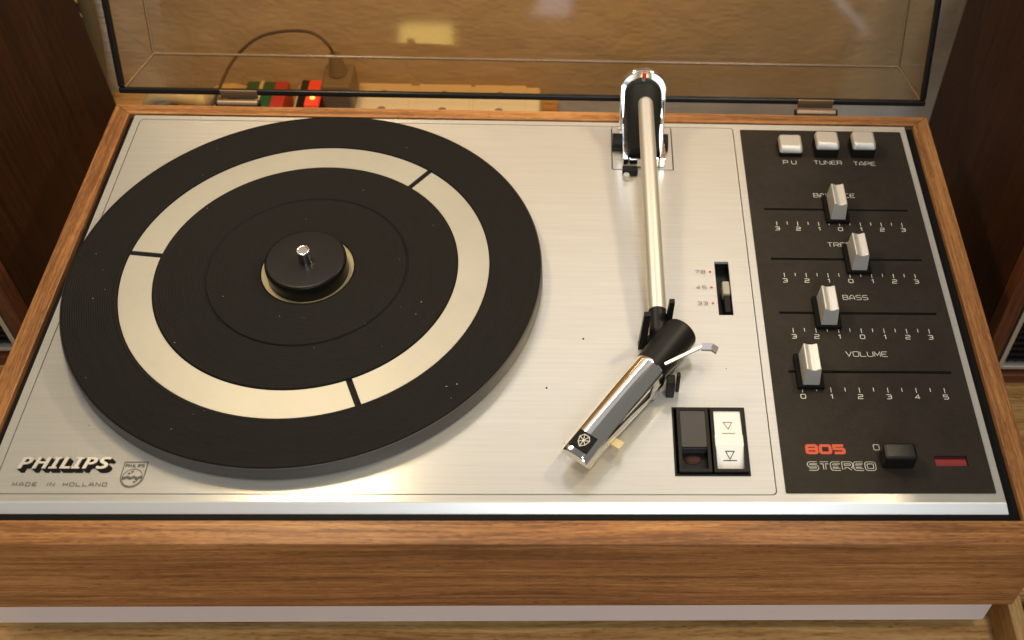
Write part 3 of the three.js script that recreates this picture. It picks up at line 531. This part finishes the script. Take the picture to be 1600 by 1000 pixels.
// ---------------------------------------------------------------- tone arm
{
  const t = sub(rp, 'arm_base'), [x0, x1, z0, z1] = ARM, cx = 0.0775;
  part(t, 'base_plate', slab(poly(rrect(x0 + 0.0007, x1 - 0.0007, z0 + 0.0048, z1 - 0.0007, 0.001)), -0.003, 0.0002, 0.0002), M.plate);
  // yoke lying on the plate: front bar and two side bars
  part(t, 'yoke', [box(0.0640, 0.0682, 0.0004, 0.0085, -0.1285, -0.0942, 0.0008), box(0.0880, 0.0922, 0.0004, 0.0085, -0.1285, -0.0942, 0.0008), box(0.0682, 0.0880, 0.0004, 0.0076, -0.0972, -0.0943, 0.0008)], M.chrome);
  // upright hoop
  const arc = (hw, yTop, z) => { const p = [[cx + hw, 0.0004, z]]; const yc = yTop - hw; p.push([cx + hw, yc * 0.5, z]); for (let i = 0; i <= 24; i++) { const a = Math.PI * i / 24; p.push([cx + hw * Math.cos(a), yc + hw * Math.sin(a), z]); } p.push([cx - hw, yc * 0.5, z], [cx - hw, 0.0004, z]); return p; };
  const hoopS = new THREE.Shape(arc(0.0150, 0.0500, 0).map(([x, y]) => new THREE.Vector2(x, y))); hoopS.holes.push(new THREE.Path(arc(0.0133, 0.0483, 0).map(([x, y]) => new THREE.Vector2(x, y))));
  part(t, 'hoop', new THREE.ExtrudeGeometry(hoopS, { depth: 0.0022, bevelEnabled: true, bevelSize: 0.0006, bevelThickness: 0.0007, bevelOffset: -0.0006, bevelSegments: 2 }).translate(0, 0, -0.1345), M.chrome);
  const body = new THREE.Shape(arc(0.0132, 0.0482, 0).map(([x, y]) => new THREE.Vector2(x, y)));
  part(t, 'counterweight', new THREE.ExtrudeGeometry(body, { depth: 0.0025, bevelEnabled: false }).translate(0, 0, -0.1350), M.matte);
  // pivot block: a rounded saddle sloping forward
  const sec = (z, hw, top) => arc(hw, top, z).map(([x, y]) => [x, y, z]);
  part(t, 'pivot_block', loft([sec(-0.1336, 0.0122, 0.0420), sec(-0.1250, 0.0122, 0.0395), sec(-0.1110, 0.0108, 0.0270), sec(-0.1010, 0.0099, 0.0175), sec(-0.0985, 0.0097, 0.0150)]), M.dull);
  part(t, 'block_skirt', box(0.0681, 0.0881, 0.0004, 0.0050, -0.1325, -0.0974, 0.0004), M.matte);
  part(t, 'balance_mark', box(cx - 0.0013, cx + 0.0013, 0.0440, 0.0488, -0.1330, -0.1306, 0.0003), M.orange, 'small orange mark at the top of the hoop');
  part(t, 'balance_screw', cyl([cx - 0.0004, 0.0428, -0.1338], [cx - 0.0004, 0.0428, -0.1312], 0.0011, 0.0011, 16), M.steel);
  part(t, 'pivot_drum', cyl([0.0578, 0.0046, -0.1140], [0.0643, 0.0046, -0.1140], 0.0060, 0.0060, 28), M.black);
  part(t, 'pivot_drum', cyl([0.0919, 0.0046, -0.1140], [0.0945, 0.0046, -0.1140], 0.0060, 0.0060, 28), M.black);
  part(t, 'lug', box(0.0640, 0.0740, 0.0003, 0.0050, -0.0915, -0.0860, 0.0008), M.black);
  part(t, 'lug_screw', cyl([0.0665, 0.0002, -0.0835], [0.0665, 0.0042, -0.0835], 0.0022, 0.0020, 20), M.steel);
}
const AR = [0.0785, 0.0335, -0.1185], AF = [0.0814, 0.0142, 0.0400];
{
  const t = sub(rp, 'tone_arm');
  part(t, 'arm_tube', [cyl(AR, AF, 0.0049, 0.0053, 40), new THREE.SphereGeometry(0.0049, 28, 18).translate(...AR)], M.steel);
  const k = (s) => AR.map((v, i) => v + (AF[i] - v) * s);
  part(t, 'arm_sleeve', cyl(k(0.985), k(1.16), 0.0050, 0.0053, 32), M.black);
  // head: black barrel and chromed shell, turned inwards
  const C = new THREE.Vector3(0.0757, 0.0128, 0.0805), F = new THREE.Vector3(-0.583, 0, 0.812), N = new THREE.Vector3(0.812, 0, 0.583);
  const at = (s, n, y) => [C.x + F.x * s + N.x * n, y, C.z + F.z * s + N.z * n];
  const barrel = []; for (const [s, r, y] of [[-0.0330, 0.0085, 0.0132], [-0.0322, 0.0096, 0.0132], [-0.0305, 0.0102, 0.0132], [-0.015, 0.0100, 0.0131], [0.001, 0.0095, 0.0130]]) barrel.push(Array.from({ length: 40 }, (_, i) => { const a = 2 * Math.PI * i / 40; return at(s, r * Math.cos(a), y + r * Math.sin(a)); }));
  part(t, 'head_barrel', loft(barrel), M.black);
  const shell = (s, hw, top, bot, flat, inset = 0) => Array.from({ length: 41 }, (_, i) => { const a = Math.PI * i / 40, c = Math.cos(a), q = Math.sin(a), e = flat; return at(s, (hw - inset) * Math.sign(c) * Math.abs(c) ** e, bot + (top - bot - inset) * q ** e); });
  const S5 = [[0, 0.0103, 0.0231, 0.0102, 1.0], [0.002, 0.0107, 0.0236, 0.0092, 1.0], [0.02, 0.0105, 0.0224, 0.0090, 1.0], [0.042, 0.0097, 0.0205, 0.0094, 0.95], [0.060, 0.0089, 0.0180, 0.0100, 0.85], [0.0685, 0.0085, 0.0164, 0.0105, 0.75], [0.0695, 0.0079, 0.0156, 0.0107, 0.75]];
  const hs = part(t, 'head_shell', loft(S5.map((a) => shell(...a)), true), M.chrome);
  const up = (s) => { for (let i = 0; i + 1 < S5.length; i++) if (s <= S5[i + 1][0]) { const q = (s - S5[i][0]) / (S5[i + 1][0] - S5[i][0]); return S5[i][2] + (S5[i + 1][2] - S5[i][2]) * q; } return 0.015; };
  const decal = (pts, lift) => { const g = new THREE.BufferGeometry(), pos = []; for (const [s, n] of pts) pos.push(...at(s, n, up(s) + lift)); g.setAttribute('position', new THREE.Float32BufferAttribute(pos, 3)); return g; };
  { const g = decal([[0.0565, -0.0056], [0.0565, 0.0056], [0.0665, 0.0056], [0.0665, -0.0056]], 0.0002), g2 = decal([[0.0565, -0.0056], [0.0565, 0.0056], [0.0665, 0.0056], [0.0665, -0.0056]], -0.0006); const p = [...g.attributes.position.array, ...g2.attributes.position.array]; const q = new THREE.BufferGeometry(); q.setAttribute('position', new THREE.Float32BufferAttribute(p, 3)); q.setIndex([0, 2, 1, 0, 3, 2, 0, 1, 5, 0, 5, 4, 1, 2, 6, 1, 6, 5, 2, 3, 7, 2, 7, 6, 3, 0, 4, 3, 4, 7]); const qq = q.toNonIndexed(); qq.computeVertexNormals(); part(hs, 'head_label', qq, M.gloss, 'black label with a white line emblem'); }
  { const out = [], ln = (pts) => { const g = ribbon(pts.map(([n, s]) => [n, s]), 0.0004, 0, false), p = g.attributes.position; for (let i = 0; i < p.count; i++) { const n = p.getX(i), s = p.getZ(i); p.setXYZ(i, ...at(s, n, up(s) + 0.0004)); } return g; };
    out.push(ln([[-0.0030, 0.0600], [-0.0014, 0.0580], [0.0014, 0.0580], [0.0030, 0.0600], [0.0022, 0.0628], [0, 0.0648], [-0.0022, 0.0628], [-0.0030, 0.0600]]), ln([[-0.0030, 0.0600], [0, 0.0612], [0.0030, 0.0600]]), ln([[-0.0014, 0.0580], [0, 0.0612], [0.0014, 0.0580]]), ln([[0, 0.0612], [0, 0.0648]]), ln([[-0.0022, 0.0628], [0, 0.0612], [0.0022, 0.0628]]));
    part(hs, 'head_emblem', out, M.print); }
  const prism = (s0, s1, n0, n1, y0, y1) => { const g = loft([[at(s0, n0, y0), at(s0, n1, y0), at(s0, n1, y1), at(s0, n0, y1)], [at(s1, n0, y0), at(s1, n1, y0), at(s1, n1, y1), at(s1, n0, y1)]]).toNonIndexed(); g.computeVertexNormals(); return g; };
  part(t, 'cartridge', prism(0.030, 0.0674, -0.0070, 0.0084, 0.0064, 0.0104), M.cream);
  part(t, 'cartridge_tab', prism(0.0440, 0.0488, 0.0078, 0.0140, 0.0058, 0.0074), M.cream);
  part(t, 'stylus', cyl(at(0.060, 0, 0.0052), at(0.063, 0, 0.0022), 0.0007, 0.0003, 10), M.steel);
  part(t, 'head_clamp', prism(0.004, 0.029, -0.0072, 0.0084, 0.0062, 0.0110), M.black);
  part(t, 'clamp_tab', prism(0.0045, 0.0105, 0.0086, 0.0104, 0.0045, 0.0128), M.satin);
  // finger lift
  const fl = (a, b, w, ya, yb) => { const A = new THREE.Vector3(...a), B = new THREE.Vector3(...b), d = B.clone().sub(A).normalize(), s = new THREE.Vector3(-d.z, 0, d.x).normalize().multiplyScalar(w / 2), th = new THREE.Vector3(0, 0.0012, 0); const r = (P) => [P.clone().add(s), P.clone().sub(s), P.clone().sub(s).add(th), P.clone().add(s).add(th)].map((v) => v.toArray()); const g = loft([r(A), r(B)]).toNonIndexed(); g.computeVertexNormals(); return g; };
  part(t, 'finger_lift', [fl([0.0835, 0.0205, 0.0832], [0.1033, 0.0280, 0.0768], 0.0017), fl([0.1031, 0.0281, 0.0770], [0.1085, 0.0290, 0.0778], 0.0046), fl([0.1084, 0.0290, 0.0778], [0.1116, 0.0272, 0.0790], 0.0044)], M.lift);
}
{
  const t = sub(rp, 'arm_rest');
  const prong = (x, z, w, d, h, lean) => loft([[[x - w, 0, z - d], [x + w, 0, z - d], [x + w, 0, z + d], [x - w, 0, z + d]].reverse(), [[x - w * 0.8 + lean, h, z - d * 0.7], [x + w * 0.8 + lean, h, z - d * 0.7], [x + w * 0.8 + lean, h, z + d * 0.7], [x - w * 0.8 + lean, h, z + d * 0.7]].reverse()]).toNonIndexed();
  const g1 = prong(0.0728, 0.0545, 0.0022, 0.0022, 0.0290, 0.0018), g2 = prong(0.0872, 0.0445, 0.0018, 0.0022, 0.0285, 0.0016);
  g1.computeVertexNormals(); g2.computeVertexNormals();
  part(t, 'prong', g1, M.black); part(t, 'prong', g2, M.black);
  part(t, 'rest_foot', slab(poly([[0.0705, 0.0535], [0.0735, 0.0575], [0.0895, 0.0465], [0.0865, 0.0425]]), 0.0001, 0.0042, 0.0004), M.black);
  part(t, 'lift_block', [box(0.0850, 0.0895, 0.0001, 0.0140, 0.0845, 0.0905, 0.0006), box(0.0905, 0.0925, 0.0001, 0.0150, 0.0835, 0.0865, 0.0005)], M.black);
}

// ---------------------------------------------------------------- lid
{
  const t = sub(rp, 'dust_lid'); t.position.set(0, 0.0003, -0.165); t.rotation.x = -21 * Math.PI / 180;
  const W = 0.2765, H = 0.285, D = 0.05, w = 0.2705, h0 = 0.011, h1 = H - 0.006;
  const quad = (a, b, c, d) => { const g = new THREE.BufferGeometry(); g.setAttribute('position', new THREE.Float32BufferAttribute([...a, ...b, ...c, ...a, ...c, ...d], 3)); g.computeVertexNormals(); return g; };
  const f = [[-W, 0, 0], [W, 0, 0], [W, H, 0], [-W, H, 0]], b = [[-w, h0, -D], [w, h0, -D], [w, h1, -D], [-w, h1, -D]];
  part(t, 'rear_pane', quad(b[0], b[1], b[2], b[3]), M.lid);
  part(t, 'bottom_pane', quad(f[0], f[1], b[1], b[0]), M.lid); part(t, 'side_pane', quad(f[1], f[2], b[2], b[1]), M.lid);
  part(t, 'side_pane', quad(f[3], f[0], b[0], b[3]), M.lid); part(t, 'top_pane', quad(f[2], f[3], b[3], b[2]), M.lid);
  const edge = (a, c) => cyl(a, c, 0.0011, 0.0011, 10);
  for (const [a, c] of [[b[0], b[1]], [b[1], b[2]], [b[3], b[0]], [f[0], b[0]], [f[1], b[1]]]) part(t, 'pane_seam', edge(a, c), M.seam);
  const e = 0.0021;
  part(t, 'rim_seal', [box(-W - e, W + e, -e, e, -e, e, 0.0014), box(-W - e, W + e, H - e, H + e, -e, e, 0.0014), box(-W - e, -W + e, e, H - e, -e, e, 0.0014), box(W - e, W + e, e, H - e, -e, e, 0.0014)], M.gloss);
}
for (const x of [-0.1975, 0.2005]) {
  const t = sub(rp, 'lid_hinge');
  part(t, 'hinge_leaf', box(x - 0.0125, x + 0.0125, -0.0035, 0.0035, -0.1632, -0.1620, 0.0004), M.hinge);
  part(t, 'hinge_barrel', cyl([x - 0.0135, -0.0030, -0.1568], [x + 0.0135, -0.0030, -0.1568], 0.0026, 0.0026, 24), M.hinge);
  part(t, 'hinge_pin', cyl([x - 0.0150, -0.0030, -0.1568], [x + 0.0150, -0.0030, -0.1568], 0.0022, 0.0022, 20), M.black);
}

scene.updateMatrixWorld(true);
renderer.render(scene, camera);
